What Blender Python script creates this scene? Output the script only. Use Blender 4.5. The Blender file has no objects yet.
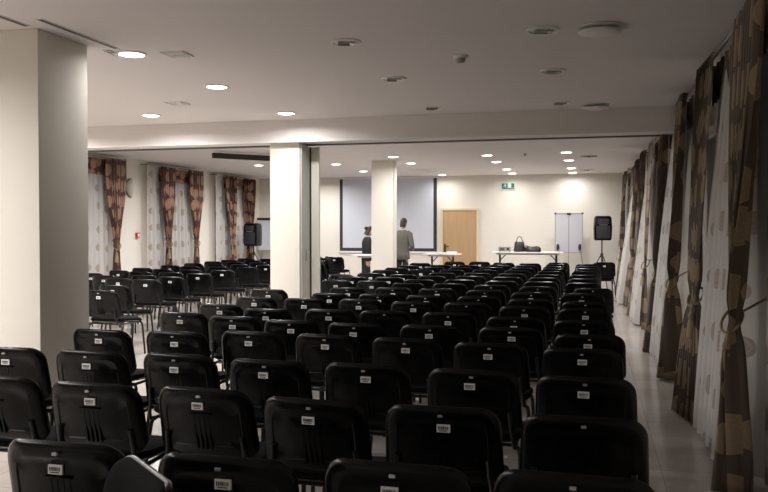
import bpy, bmesh, math, random
from math import sin, cos, pi, radians, atan2, hypot
from mathutils import Vector, Matrix
R = random.Random(11)
S = bpy.context.scene
C = S.collection

# ------------------------------------------------------------------ camera, world, exposure
F_PX = 800.0
cam_d = bpy.data.cameras.new('camera'); cam = bpy.data.objects.new('camera', cam_d); C.objects.link(cam)
cam_d.sensor_width = 36.0; cam_d.lens = F_PX * 36.0 / 768.0
cam.location = (0, 0, 1.55)
yaw, pitch = math.atan(206 / F_PX), math.atan(17 / F_PX)
cam.rotation_euler = (pi / 2 - pitch, 0, yaw)
cam_d.clip_start = 0.05
S.camera = cam
S.view_settings.view_transform = 'Standard'; S.view_settings.look = 'None'
S.view_settings.gamma = 1.0; S.view_settings.use_curve_mapping = False
S.view_settings.exposure = 0.0
w = bpy.data.worlds.new('night'); S.world = w; w.use_nodes = True
w.node_tree.nodes['Background'].inputs[0].default_value = (0.10, 0.13, 0.22, 1)
w.node_tree.nodes['Background'].inputs[1].default_value = 0.03
LAMP_W = 40.0          # watts of each lit downlight in the near half
LAMP_FAR_W = 25.5      # and in the far half
LAMP_COL = (1.0, 0.965, 0.955)

# ------------------------------------------------------------------ materials
def srgb(r, g, b):
    f = lambda c: (c / 255 / 12.92) if c <= 10 else ((c / 255 + .055) / 1.055) ** 2.4
    return (f(r), f(g), f(b), 1)

def mat(name, col, rough=.6, metal=0.0, spec=.5, **kw):
    m = bpy.data.materials.new(name); m.use_nodes = True
    b = m.node_tree.nodes['Principled BSDF']
    b.inputs['Base Color'].default_value = col; b.inputs['Roughness'].default_value = rough
    b.inputs['Metallic'].default_value = metal; b.inputs['Specular IOR Level'].default_value = spec
    for k, v in kw.items(): b.inputs[k].default_value = v
    return m

class NT:
    """small helper around a material's node tree"""
    def __init__(s, m): s.t = m.node_tree; s.b = s.t.nodes['Principled BSDF']
    def n(s, typ, **kw):
        n = s.t.nodes.new(typ)
        for k, v in kw.items(): setattr(n, k, v)
        return n
    def l(s, a, b): s.t.links.new(a, b)
    def math(s, op, a, b=None, c=None):
        n = s.n('ShaderNodeMath', operation=op)
        for i, v in enumerate((a, b, c)):
            if v is None: continue
            if isinstance(v, (int, float)): n.inputs[i].default_value = v
            else: s.l(v, n.inputs[i])
        return n.outputs[0]
    def mix(s, f, a, b):
        n = s.n('ShaderNodeMix', data_type='RGBA')
        if isinstance(f, (int, float)): n.inputs[0].default_value = f
        else: s.l(f, n.inputs[0])
        for i, v in ((6, a), (7, b)):
            if isinstance(v, tuple): n.inputs[i].default_value = v
            else: s.l(v, n.inputs[i])
        return n.outputs[2]
    def noise(s, scale, detail=3, vec=None):
        n = s.n('ShaderNodeTexNoise'); n.inputs['Scale'].default_value = scale; n.inputs['Detail'].default_value = detail
        if vec is not None: s.l(vec, n.inputs['Vector'])
        return n.outputs['Fac']
    def bump(s, h, strength, dist=.002):
        n = s.n('ShaderNodeBump'); n.inputs['Strength'].default_value = strength; n.inputs['Distance'].default_value = dist
        s.l(h, n.inputs['Height']); s.l(n.outputs[0], s.b.inputs['Normal'])

def plaster(name, col, var=.04, bump=.25):
    m = mat(name, col, .85, spec=.25); t = NT(m)
    tc = t.n('ShaderNodeTexCoord').outputs['Object']
    dark = tuple(c * (1 - 2 * var) for c in col[:3]) + (1,)
    t.l(t.mix(t.noise(1.3, 4, tc), dark, col), t.b.inputs['Base Color'])
    t.bump(t.noise(90, 3, tc), bump, .001)
    return m

M = {}
M['wall'] = plaster('cream_wall_paint', (.80, .765, .685, 1))
M['ceil'] = plaster('white_ceiling_paint', (.77, .73, .725, 1), .03, .35)
M['beam'] = plaster('beam_paint', (.78, .745, .72, 1), .03)
M['white'] = mat('white_trim', (.78, .77, .74, 1), .45)
M['cream'] = mat('cream_laminate', (.72, .70, .62, 1), .5)
M['greypanel'] = mat('grey_laminate', (.44, .42, .38, 1), .5)
M['darkmetal'] = mat('dark_metal', (.03, .028, .027, 1), .4, .3)
M['grey'] = mat('grey_metal', (.35, .34, .33, 1), .4, .6)
M['track'] = mat('anodised_track', (.11, .10, .095, 1), .5, .3)
M['chrome'] = mat('chrome', (.7, .7, .7, 1), .2, 1.0)
M['black'] = mat('black_plastic', (.003, .003, .0034, 1), .26, spec=.22)
M['tube'] = mat('black_enamel', (.006, .006, .007, 1), .3, spec=.4)
M['badge'] = mat('badge_silver', (.55, .55, .57, 1), .3, .5)
M['paper'] = mat('paper', (.85, .84, .83, 1), .7)
M['ink'] = mat('ink', (.03, .03, .035, 1), .7)
M['lilac'] = mat('board_white', (.55, .54, .58, 1), .5)
M['red'] = mat('red_plastic', (.55, .02, .015, 1), .4)
M['green'] = mat('exit_green', (.01, .13, .075, 1), .5)
M['palegreen'] = mat('exit_pale', (.62, .75, .68, 1), .5)
M['screen'] = mat('screen_white', (.60, .63, .70, 1), .8)
M['skin'] = mat('skin', (.50, .28, .20, 1), .55)
M['hair'] = mat('dark_hair', (.018, .013, .010, 1), .5)
M['navy'] = mat('black_wool', (.013, .013, .017, 1), .85)
M['trouser'] = mat('dark_trousers', (.015, .015, .018, 1), .8)
M['leather'] = mat('black_leather', (.012, .011, .011, 1), .4)
M['frosted'] = mat('frosted_glass', (.62, .59, .53, 1), .35)
M['shirt'] = mat('white_shirt', (.7, .69, .67, 1), .7)
M['rope'] = mat('gold_cord', (.27, .205, .125, 1), .8)
M['glass'] = mat('window_glass', (.9, .92, .95, 1), .03, **{'Transmission Weight': 1.0})

m = mat('black_fabric', (.005, .005, .0056, 1), .92, spec=.1); t = NT(m)
tc = t.n('ShaderNodeTexCoord').outputs['Object']; t.bump(t.noise(420, 2, tc), .5, .0012); M['fabric'] = m
m = mat('grey_tweed', (.15, .14, .13, 1), .9, spec=.2); t = NT(m)
tc = t.n('ShaderNodeTexCoord').outputs['Object']
t.l(t.mix(t.noise(160, 2, tc), (.085, .08, .075, 1), (.20, .19, .17, 1)), t.b.inputs['Base Color']); M['tweed'] = m
m = mat('oak_veneer', (.50, .33, .17, 1), .5); t = NT(m)
tc = t.n('ShaderNodeTexCoord'); mp = t.n('ShaderNodeMapping'); mp.inputs['Scale'].default_value = (14, 14, .8); t.l(tc.outputs['Object'], mp.inputs[0])
t.l(t.mix(t.noise(2.2, 5, mp.outputs[0]), (.40, .25, .12, 1), (.52, .355, .19, 1)), t.b.inputs['Base Color']); M['oak'] = m

# polished stone floor tiles
m = mat('polished_tiles', (.5, .46, .42, 1), .16, spec=.5); t = NT(m)
tc = t.n('ShaderNodeTexCoord').outputs['Object']
br = t.n('ShaderNodeTexBrick'); br.offset = 0.0
br.inputs['Scale'].default_value = 1.0; br.inputs['Brick Width'].default_value = .45; br.inputs['Row Height'].default_value = .45
br.inputs['Mortar Size'].default_value = .004; br.inputs['Mortar Smooth'].default_value = .2
br.inputs['Color1'].default_value = (.50, .455, .41, 1); br.inputs['Color2'].default_value = (.43, .39, .35, 1); br.inputs['Mortar'].default_value = (.30, .275, .25, 1)
t.l(tc, br.inputs['Vector'])
t.l(t.mix(t.math('MULTIPLY', t.noise(7, 6, tc), .45), br.outputs['Color'], (.30, .27, .24, 1)), t.b.inputs['Base Color'])
t.l(t.math('MULTIPLY_ADD', t.noise(11, 3, tc), .14, .12), t.b.inputs['Roughness'])
t.bump(br.outputs['Fac'], -.3, .001); M['floor'] = m

def drape_mat(name, base, patch, disc):
    """patchwork of brown blocks with large round medallions, laid out in the cloth's own metres (UV)"""
    m = mat(name, base, .65, spec=.3); t = NT(m)
    uv = t.n('ShaderNodeUVMap', uv_map='cloth').outputs[0]
    br = t.n('ShaderNodeTexBrick'); br.offset = .5; br.inputs['Scale'].default_value = 1
    br.inputs['Brick Width'].default_value = .26; br.inputs['Row Height'].default_value = .27; br.inputs['Mortar Size'].default_value = 0
    br.inputs['Color1'].default_value = base; br.inputs['Color2'].default_value = patch; br.inputs['Bias'].default_value = .0
    t.l(uv, br.inputs['Vector'])
    vo = t.n('ShaderNodeTexVoronoi', voronoi_dimensions='2D', feature='F1'); vo.inputs['Scale'].default_value = 3.4; vo.inputs['Randomness'].default_value = .35
    t.l(uv, vo.inputs['Vector'])
    sep = t.n('ShaderNodeSeparateColor'); t.l(vo.outputs['Color'], sep.inputs[0])
    d = t.math('LESS_THAN', vo.outputs['Distance'], .40)
    d2 = t.math('MULTIPLY', d, t.math('GREATER_THAN', sep.outputs[0], .25))
    ring = t.math('GREATER_THAN', t.math('SINE', t.math('MULTIPLY', vo.outputs['Distance'], 70)), -.3)
    dm = t.math('MULTIPLY', d2, t.math('MULTIPLY_ADD', ring, .12, .8))
    t.l(t.mix(dm, br.outputs['Color'], disc), t.b.inputs['Base Color'])
    t.l(t.math('MULTIPLY_ADD', d2, -.2, .7), t.b.inputs['Roughness'])
    t.b.inputs['Sheen Weight'].default_value = .15
    return m
M['drapeR'] = drape_mat('brown_medallion_brocade', (.066, .046, .035, 1), (.086, .061, .045, 1), (.25, .185, .11, 1))
M['drapeL'] = drape_mat('russet_medallion_brocade', (.050, .018, .014, 1), (.085, .032, .022, 1), (.36, .21, .125, 1))

def sheer_mat(name):
    m = bpy.data.materials.new(name); m.use_nodes = True; t = NT(m); nt = t.t
    b = t.b; b.inputs['Roughness'].default_value = .9; b.inputs['Specular IOR Level'].default_value = .1
    uv = t.n('ShaderNodeUVMap', uv_map='cloth').outputs[0]
    vo = t.n('ShaderNodeTexVoronoi', voronoi_dimensions='2D', feature='F1'); vo.inputs['Scale'].default_value = 2.6; vo.inputs['Randomness'].default_value = .2
    t.l(uv, vo.inputs['Vector'])
    d = t.math('LESS_THAN', vo.outputs['Distance'], .19)
    ring = t.math('GREATER_THAN', t.math('SINE', t.math('MULTIPLY', vo.outputs['Distance'], 85)), -.2)
    dm = t.math('MULTIPLY', d, t.math('MULTIPLY_ADD', ring, .15, .6))
    col = t.mix(dm, (.74, .715, .69, 1), (.36, .27, .20, 1))
    t.l(col, b.inputs['Base Color'])
    tr = t.n('ShaderNodeBsdfTranslucent'); t.l(col, tr.inputs[0])
    tp = t.n('ShaderNodeBsdfTransparent')
    m1 = t.n('ShaderNodeMixShader'); m1.inputs[0].default_value = .3
    t.l(b.outputs[0], m1.inputs[1]); t.l(tr.outputs[0], m1.inputs[2])
    m2 = t.n('ShaderNodeMixShader'); t.l(t.math('MULTIPLY_ADD', dm, -.15, .2), m2.inputs[0])
    t.l(m1.outputs[0], m2.inputs[1]); t.l(tp.outputs[0], m2.inputs[2])
    t.l(m2.outputs[0], nt.nodes['Material Output'].inputs[0])
    return m
M['sheer'] = sheer_mat('sheer_voile')

def emit(name, col, s):
    m = mat(name, (.8, .8, .8, 1), .5)
    b = m.node_tree.nodes['Principled BSDF']; b.inputs['Emission Color'].default_value = col + (1,); b.inputs['Emission Strength'].default_value = s
    return m
M['lamp'] = emit('lit_diffuser', (1, .95, .88), 9.0)
M['lampoff'] = mat('unlit_reflector', (.45, .44, .43, 1), .25, .7)
M['lampdark'] = mat('lamp_hole', (.06, .055, .05, 1), .5)

# ------------------------------------------------------------------ mesh helpers
class B:
    """collects shapes into one mesh"""
    def __init__(s): s.bm = bmesh.new(); s.mi = 0
    def _tag(s, f0):
        for f in s.bm.faces[f0:] if False else list(s.bm.faces)[f0:]: f.material_index = s.mi
    def box(s, x0, x1, y0, y1, z0, z1, bev=0.0, mtx=None):
        n0 = len(s.bm.faces)
        r = bmesh.ops.create_cube(s.bm, size=1)
        for v in r['verts']:
            v.co = Vector(((x0 + x1) / 2 + v.co.x * (x1 - x0), (y0 + y1) / 2 + v.co.y * (y1 - y0), (z0 + z1) / 2 + v.co.z * (z1 - z0)))
        vs = r['verts']
        if bev:
            es = list({e for v in vs for e in v.link_edges})
            g = bmesh.ops.bevel(s.bm, geom=es, offset=bev, segments=2, affect='EDGES', profile=.7)
            vs = list({v for f in g['faces'] for v in f.verts} | {v for v in vs if v.is_valid})
        if mtx is not None:
            for v in vs: v.co = mtx @ v.co
        s._tag(n0); return s
    def ring_surface(s, rings, cap0=True, cap1=True, closed=True):
        n0 = len(s.bm.faces)
        rows = [[s.bm.verts.new(p) for p in r] for r in rings]
        n = len(rows[0])
        for a, b in zip(rows, rows[1:]):
            for i in range(n if closed else n - 1):
                j = (i + 1) % n
                s.bm.faces.new((a[i], a[j], b[j], b[i]))
        if cap0 and closed: s.bm.faces.new(list(reversed(rows[0])))
        if cap1 and closed: s.bm.faces.new(rows[-1])
        s._tag(n0); return s
    def tube(s, pts, r, n=8, rr=None, flat=1.0):
        pts = [Vector(p) for p in pts]; rings = []
        up = None
        for i, p in enumerate(pts):
            d = (pts[min(i + 1, len(pts) - 1)] - pts[max(i - 1, 0)]).normalized()
            if up is None: up = Vector((0, 0, 1)) if abs(d.z) < .9 else Vector((0, 1, 0))
            a = d.cross(up)
            a = a.normalized() if a.length > 1e-6 else Vector((1, 0, 0))
            b = a.cross(d).normalized(); up = b
            q = rr[i] if rr else r
            rings.append([p + a * q * cos(2 * pi * k / n) + b * q * flat * sin(2 * pi * k / n) for k in range(n)])
        return s.ring_surface(rings)
    def lathe(s, prof, c=(0, 0, 0), n=24):
        rings = [[Vector((c[0] + r * cos(2 * pi * k / n), c[1] + r * sin(2 * pi * k / n), c[2] + z)) for k in range(n)] for r, z in prof]
        return s.ring_surface(rings)
    def ball(s, c, r, sx=1, sy=1, sz=1, seg=16):
        n0 = len(s.bm.faces)
        g = bmesh.ops.create_uvsphere(s.bm, u_segments=seg, v_segments=seg // 2 + 2, radius=r)
        for v in g['verts']: v.co = Vector((c[0] + v.co.x * sx, c[1] + v.co.y * sy, c[2] + v.co.z * sz))
        s._tag(n0); return s
    def obj(s, name, m, parent=None, smooth=True, loc=None):
        bmesh.ops.recalc_face_normals(s.bm, faces=s.bm.faces)
        me = bpy.data.meshes.new(name); s.bm.to_mesh(me); s.bm.free()
        for q in (m if isinstance(m, (list, tuple)) else [m]): me.materials.append(q)
        if smooth:
            me.shade_smooth(); me.set_sharp_from_angle(angle=radians(38))
        o = bpy.data.objects.new(name, me); C.objects.link(o)
        if parent: o.parent = parent
        if loc: o.location = loc
        return o

def tag(o, label, cat, group=None):
    o['label'] = label; o['category'] = cat
    if group: o['group'] = group
    return o
def thing(name, label, cat, loc=(0, 0, 0), rz=0.0, group=None):
    o = bpy.data.objects.new(name, None); C.objects.link(o); o.empty_display_size = .1
    o.location = loc; o.rotation_euler = (0, 0, rz)
    return tag(o, label, cat, group)
def struct(o): o['kind'] = 'structure'; return o
def dup(root, loc, rz, label, group=None):
    r = root.copy(); C.objects.link(r); r.location = loc; r.rotation_euler = (0, 0, rz); r['label'] = label
    if group: r['group'] = group
    for ch in root.children:
        c = ch.copy(); C.objects.link(c); c.parent = r
        for g in ch.children:
            d = g.copy(); C.objects.link(d); d.parent = c
    return r

# ------------------------------------------------------------------ the room
XR, XL, YB, YF, H = 1.32, -9.30, -2.5, 21.62, 3.0
struct(B().box(XL - .2, XR + .3, YB - .2, YF + .2, -.12, 0).obj('floor', M['floor']))
struct(B().box(XL - .2, XR + .3, YB - .2, YF + .2, H, H + .15).obj('ceiling', M['ceil']))
struct(B().box(XL - .2, XR + .3, YF, YF + .2, 0, H).obj('wall_far', M['wall']))
struct(B().box(XL - .2, XR + .3, YB - .2, YB, 0, H).obj('wall_behind', M['wall']))
WIN_R = [(4.75, 7.35), (8.5, 11.1), (12.7, 15.2), (16.3, 18.7), (19.75, 21.35)]
WIN_L = [(11.9, 14.25), (15.3, 17.55), (18.5, 20.6)]
def side_wall(name, x0, x1, wins, sill=.55, head=2.72):
    b = B(); y = YB
    for a, c in wins:
        a2, c2 = a + .25, c - .25
        b.box(x0, x1, y, a2, 0, H); b.box(x0, x1, a2, c2, 0, sill); b.box(x0, x1, a2, c2, head, H); y = c2
    b.box(x0, x1, y, YF, 0, H)
    return struct(b.obj(name, M['wall'], smooth=False))
side_wall('wall_right', XR, XR + .25, WIN_R); side_wall('wall_left', XL - .2, XL, WIN_L)
for k, (a, c) in enumerate(WIN_R + WIN_L):
    x = XR + .12 if k < len(WIN_R) else XL - .12
    a2, c2, z0, z1 = a + .25, c - .25, .55, 2.72
    b = B()
    for q in ((a2, a2 + .06), ((a2 + c2) / 2 - .04, (a2 + c2) / 2 + .04), (c2 - .06, c2)): b.box(x - .03, x + .03, q[0], q[1], z0, z1)
    b.box(x - .03, x + .03, a2, c2, z0, z0 + .06); b.box(x - .03, x + .03, a2, c2, z1 - .06, z1)
    fr = struct(b.obj('window_%d' % (k + 1), M['white'], smooth=False))
    B().box(x - .004, x + .004, a2 + .05, c2 - .05, z0 + .05, z1 - .05).obj('window_pane', M['glass'], fr, smooth=False)
# baseboards
struct(B().box(XL, XR, YF - .015, YF, 0, .09).obj('baseboard_far', M['cream'], smooth=False))
struct(B().box(XR - .015, XR, YB, YF - .015, 0, .09).obj('baseboard_right', M['cream'], smooth=False))
struct(B().box(XL, XL + .015, YB, YF - .015, 0, .09).obj('baseboard_left', M['cream'], smooth=False))
# downstand beam between the two halves of the hall, with the partition track under it
b = B().box(XL, XR, 10.0, 10.47, 2.71, H)
beam = struct(b.obj('beam', M['beam'], smooth=False))
B().box(XL, XR, 10.39, 10.47, 2.693, 2.71).obj('partition_track', M['track'], beam, smooth=False)
B().box(XL, XR, 9.985, 10.0, 2.70, 2.725).obj('beam_bead', M['white'], beam, smooth=False)
B().box(.72, .9, 9.99, 10.0, 2.80, 2.97).obj('access_cover', M['beam'], beam, smooth=False)
def column(name, x0, x1, y0, y1, z1):
    return struct(B().box(x0, x1, y0, y1, 0, z1, .012).obj(name, M['wall']))
column('pillar_near', -4.55, -3.87, 5.0, 5.59, H)
column('pillar_beam', -4.20, -3.775, 10.12, 10.46, 2.71)
column('pillar_far', -4.50, -4.03, 16.40, 16.75, H)

# oak door and its frame in the far wall
d = struct(B().box(-3.89, -2.98, YF - .045, YF - .005, .005, 2.05, .004).obj('door_1', M['oak']))
b = B()
b.box(-3.96, -3.895, YF - .06, YF, 0, 2.11).box(-2.975, -2.91, YF - .06, YF, 0, 2.11).box(-3.895, -2.975, YF - .06, YF, 2.055, 2.11)
b.obj('door_frame', mat('pale_door_frame', (.70, .58, .40, 1), .5), d, smooth=False)
b = B(); b.box(-3.86, -3.81, YF - .055, YF - .045, .92, 1.14)
b.tube([(-3.835, YF - .05, 1.08), (-3.835, YF - .10, 1.08), (-3.72, YF - .105, 1.08)], .011)
b.lathe([(.02, 0), (.02, .01)], (-3.835, YF - .06, .97), 12)
b.obj('door_handle', M['darkmetal'], d)

# folding partition leaves parked beside the middle pillar
p = thing('folding_partition', 'cream and grey folding partition parked in a stack against the middle pillar', 'partition', (-3.77, 10.3, 0))
B().box(.0, .022, -.165, .16, .012, 2.68, .004).obj('partition_leaf', M['greypanel'], p)
B().box(.035, .145, .175, .235, .012, 2.68, .006).obj('partition_leaf', M['cream'], p)
B().box(.0, .034, .175, .22, .012, 2.68).obj('gap_shade_strip', M['darkmetal'], p, smooth=False)  # dark strip standing in for the shade in the gap beside the leaf
b = B(); b.box(.022, .03, -.02, .02, 1.12, 1.28, .003); b.tube([(.026, 0, 1.22), (.06, 0, 1.22), (.06, 0, 1.14)], .006)
b.obj('latch', M['grey'], p)

# ------------------------------------------------------------------ ceiling fittings
def ordinal(i): return ['first', 'second', 'third', 'fourth', 'fifth', 'sixth', 'seventh', 'eighth', 'ninth', 'tenth', 'eleventh', 'twelfth', 'thirteenth', 'fourteenth', 'fifteenth', 'sixteenth', 'seventeenth', 'eighteenth', 'nineteenth', 'twentieth'][i]
def downlight(lit):
    b = B(); b.lathe([(.100, -.001), (.120, -.001), (.122, -.005), (.117, -.010), (.104, -.011), (.100, -.004)], n=32)
    t = thing('ceiling_downlight', 'x', 'ceiling light')
    b.obj('trim_ring', M['white'], t)
    if lit:
        B().lathe([(.0005, -.022), (.05, -.020), (.085, -.014), (.102, -.008), (.102, -.001), (.0005, -.001)], n=32).obj('diffuser', M['lamp'], t)
        ld = bpy.data.lights.new('bulb', 'AREA'); ld.shape = 'DISK'; ld.size = .17; ld.energy = LAMP_W; ld.color = LAMP_COL; ld.spread = radians(165)
        lo = bpy.data.objects.new('bulb', ld); C.objects.link(lo); lo.parent = t; lo.location = (0, 0, -.024)
    else:
        B().lathe([(.0005, -.002), (.086, -.002), (.086, -.001), (.0005, -.001)], n=32).obj('reflector', M['lampdark'], t)
        b = B(); b.tube([(-.06, 0, -.012), (.03, 0, -.012)], .022, 12); b.tube([(-.06, .035, -.012), (.03, .035, -.012)], .012, 10)
        b.box(.03, .07, -.03, .05, -.02, -.002)
        b.obj('lamp_tube', M['lampoff'], t)
    return t
LIT = downlight(True); OFF = downlight(False)
first = {True: LIT, False: OFF}; used = {True: False, False: False}
bulbs = {}
def set_power(o, watts):
    for ch in o.children:
        if ch.type == 'LIGHT':
            if watts not in bulbs: bulbs[watts] = LIT_BULB.copy(); bulbs[watts].energy = watts
            ch.data = bulbs[watts]
LIT_BULB = [c for c in LIT.children if c.type == 'LIGHT'][0].data
def light(x, y, lit, label, rz=0, watts=None):
    g = 'lit round downlights' if lit else 'unlit round downlights'
    if not used[lit]:
        used[lit] = True; o = first[lit]; o.location = (x, y, H); o['label'] = label; o['group'] = g; o.rotation_euler = (0, 0, rz)
    else: o = dup(first[lit], (x, y, H), rz, label, g)
    if lit: set_power(o, watts or LAMP_W)
    return o
for k, y in enumerate((5.92, 7.48, 9.4)):
    light(-3.68, y, True, 'lit round downlight in line beside the near pillar, %s from the beam' % ordinal(2 - k), watts=(8.0, 36.0, 22.0)[k])
for k, y in enumerate((1.1, 2.9)):  # fill lamps added out of view to brighten the near pillar's front face
    light(-5.0, y, True, 'added unseen fill downlight before the near pillar, %s from it' % ordinal(1 - k), watts=50.0)
for k, y in enumerate((2.0, 3.8, 5.6, 7.35, 9.15)):
    light(-5.42, y, True, 'lit round downlight in line behind the near pillar, %s from the beam' % ordinal(4 - k))
for k, y in enumerate((3.8, 6.5, 9.15)):
    light(-7.28, y, True, 'lit round downlight before the beam nearest the sconce wall, %s from the beam' % ordinal(2 - k))
for x, nm in ((-.34, 'nearest the window curtains'), (-1.84, 'second from the window curtains')):
    for k, y in enumerate((5.96, 7.51, 9.42)):
        light(x, y, False, 'unlit round downlight before the beam, line %s, %s from the beam' % (nm, ordinal(2 - k)), .35)
for x, nm, ys in ((-.44, 'nearest the window curtains', (11.3, 12.6, 15.48, 17.29, 19.5, 21.1)), (-1.96, 'second from the window curtains', (11.3, 12.6, 15.72, 17.29, 19.5, 20.95)),
                  (-3.82, 'in line beside the far pillar', (11.3, 12.6, 15.58, 17.21, 21.04)), (-5.5, 'between far pillar and sconce wall', (11.3, 12.6, 14.9, 17.05, 19.28)),
                  (-7.28, 'nearest the sconce wall', (11.3, 12.6, 15.04, 16.88, 18.7, 20.5))):
    for k, y in enumerate(ys):
        light(x, y, True, 'lit downlight beyond the beam, line %s, %s from far wall' % (nm, ordinal(len(ys) - 1 - k)), watts=13.0 if y > 20.6 else 42.0 if x < -7 else LAMP_FAR_W)
# round air outlets
def air_disc(x, y, label):
    t = thing('air_outlet', label, 'air vent', (x, y, H), group='round ceiling air outlets')
    B().lathe([(.02, 0), (.02, -.05), (.001, -.05)], n=12).obj('stem', M['grey'], t)
    B().lathe([(.10, 0), (.165, -.002), (.17, -.012), (.12, -.014), (.10, -.006)], n=36).obj('collar', M['white'], t)
    B().lathe([(.001, -.055), (.09, -.052), (.148, -.038), (.152, -.034), (.12, -.034), (.001, -.036)], n=36).obj('disc', M['white'], t)
air_disc(.06, 5.98, 'white round disc air outlet on the ceiling, farther from the beam')
air_disc(.05, 9.7, 'white round disc air outlet on the ceiling just before the beam')
air_disc(-.03, 16.45, 'small round air outlet on ceiling beyond the beam, nearer the beam')
air_disc(-.06, 20.3, 'small round air outlet on ceiling close to the far wall')
# square diffusers
def square_vent(x, y, s, label):
    t = thing('square_vent', label, 'air vent', (x, y, H), group='square ceiling vents')
    b = B()
    for a in (s, s * .72, s * .46):
        q = .012
        b.box(-a, a, -a, -a + q, -.012, 0).box(-a, a, a - q, a, -.012, 0).box(-a, -a + q, -a + q, a - q, -.012, 0).box(a - q, a, -a + q, a - q, -.012, 0)
    b.obj('louvre_frame', M['white'], t, smooth=False)
    B().box(-s + .012, s - .012, -s + .012, s - .012, -.003, 0).obj('back_plate', M['beam'], t, smooth=False)
square_vent(-3.32, 6.02, .10, 'square white ceiling vent beside the lit downlight nearest the camera')
square_vent(-4.61, 8.36, .11, 'square white ceiling vent between two lit downlight lines')
square_vent(-3.92, 19.35, .36, 'large square ceiling vent just behind the far pillar')
# smoke detector, sprinkler
t = thing('smoke_detector', 'small white domed smoke detector between unlit downlight lines', 'smoke detector', (-1.06, 6.69, H))
B().lathe([(.06, 0), (.06, -.012), (.05, -.02), (.001, -.02)], n=24).obj('base_ring', M['white'], t)
B().lathe([(.042, -.02), (.04, -.045), (.03, -.055), (.001, -.058)], n=24).obj('sensor_dome', M['grey'], t)
t = thing('sprinkler_head', 'tiny dark sprinkler head on the ceiling beyond the beam', 'sprinkler', (-1.22, 15.6, H))
B().lathe([(.04, 0), (.038, -.008), (.001, -.01)], n=16).obj('escutcheon', M['grey'], t)
B().lathe([(.012, -.01), (.012, -.035), (.03, -.04), (.03, -.043), (.001, -.045)], n=16).obj('deflector', M['darkmetal'], t)
# slot diffusers at the near pillar
def slot(x0, y0, x1, y1, wd, label):
    L = hypot(x1 - x0, y1 - y0); t = thing('slot_diffuser', label, 'air vent', ((x0 + x1) / 2, (y0 + y1) / 2, H), atan2(y1 - y0, x1 - x0), 'slot diffusers by the near pillar')
    B().box(-L / 2, L / 2, -wd / 2, wd / 2, -.004, 0).obj('slot_frame', M['white'], t, smooth=False)
    B().box(-L / 2 + .01, L / 2 - .01, -wd / 2 + .008, wd / 2 - .008, -.006, -.003).obj('dark_slot', M['track'], t, smooth=False)
slot(-3.69, 4.78, -3.69, 5.72, .05, 'long dark ceiling slot running along the near pillar side')
slot(-3.90, 4.55, -3.90, 4.93, .05, 'short dark ceiling slot just before the near pillar')
t = thing('strip_light', 'short pale strip fitting on the ceiling by the near pillar back corner', 'ceiling light', (-3.80, 5.82, H), pi / 2)
B().box(-.10, .10, -.02, .02, -.012, 0).obj('housing', M['white'], t, smooth=False)
B().box(-.09, .09, -.014, .014, -.016, -.012).obj('cover', M['lampoff'], t, smooth=False)
# rolled projector screen case under the far ceiling
t = thing('screen_case', 'dark rolled-up projection screen case hung from the ceiling behind the middle pillar', 'projection screen', (-6.08, 14.40, H - .004), atan2(.81, .76))
b = B(); b.box(-1.05, 1.05, -.05, .05, -.13, -.03, .012); b.obj('casing', M['darkmetal'], t)
b = B(); b.box(-.9, -.86, -.02, .02, -.03, 0).box(.86, .9, -.02, .02, -.03, 0); b.obj('bracket', M['white'], t, smooth=False)
B().tube([(-1.03, 0, -.137), (1.03, 0, -.137)], .012).obj('weight_bar', M['white'], t)

# ------------------------------------------------------------------ far wall furnishings
# wide projection screen with a black border
t = thing('projection_screen', 'large white projection screen with black border on the far wall', 'projection screen', (-5.46, YF, .93))
B().box(-1.39, 1.39, -.03, -.004, 0, 2.02).obj('border', M['ink'], t, smooth=False)
B().box(-1.30, 1.30, -.034, -.03, .09, 2.02).obj('screen_surface', M['screen'], t, smooth=False)
B().box(-1.45, 1.45, -.10, 0, 2.02, 2.065, .01).obj('roller_case', M['white'], t)
B().box(-1.42, 1.42, -.045, -.006, -.05, 0, .008).obj('bottom_bar', M['white'], t)
# emergency exit sign
t = thing('exit_sign', 'green and white emergency exit sign high on the far wall', 'exit sign', (-2.13, YF, 2.60))
B().box(-.19, .19, -.04, 0, 0, .19, .006).obj('housing', M['palegreen'], t)
b = B(); b.box(-.165, -.01, -.045, -.04, .055, .17); b.box(.085, .165, -.045, -.04, .055, .17); b.box(-.165, .165, -.045, -.04, .02, .05)
b.obj('green_panel', M['green'], t, smooth=False)
b = B(); b.ball((-.075, -.047, .148), .013, sy=.2); b.box(-.09, -.062, -.0475, -.045, .10, .137)
b.tube([(-.075, -.047, .105), (-.10, -.047, .085), (-.125, -.047, .085)], .007); b.tube([(-.075, -.047, .105), (-.055, -.047, .08), (-.06, -.047, .06)], .007)
b.tube([(-.065, -.047, .13), (-.045, -.047, .115), (-.03, -.047, .125)], .006); b.tube([(-.085, -.047, .13), (-.105, -.047, .12), (-.112, -.047, .105)], .006)
b.obj('running_figure', M['palegreen'], t)
b = B(); b.box(.02, .07, -.045, -.04, .06, .17); b.obj('white_doorway', M['white'], t, smooth=False)
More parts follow.
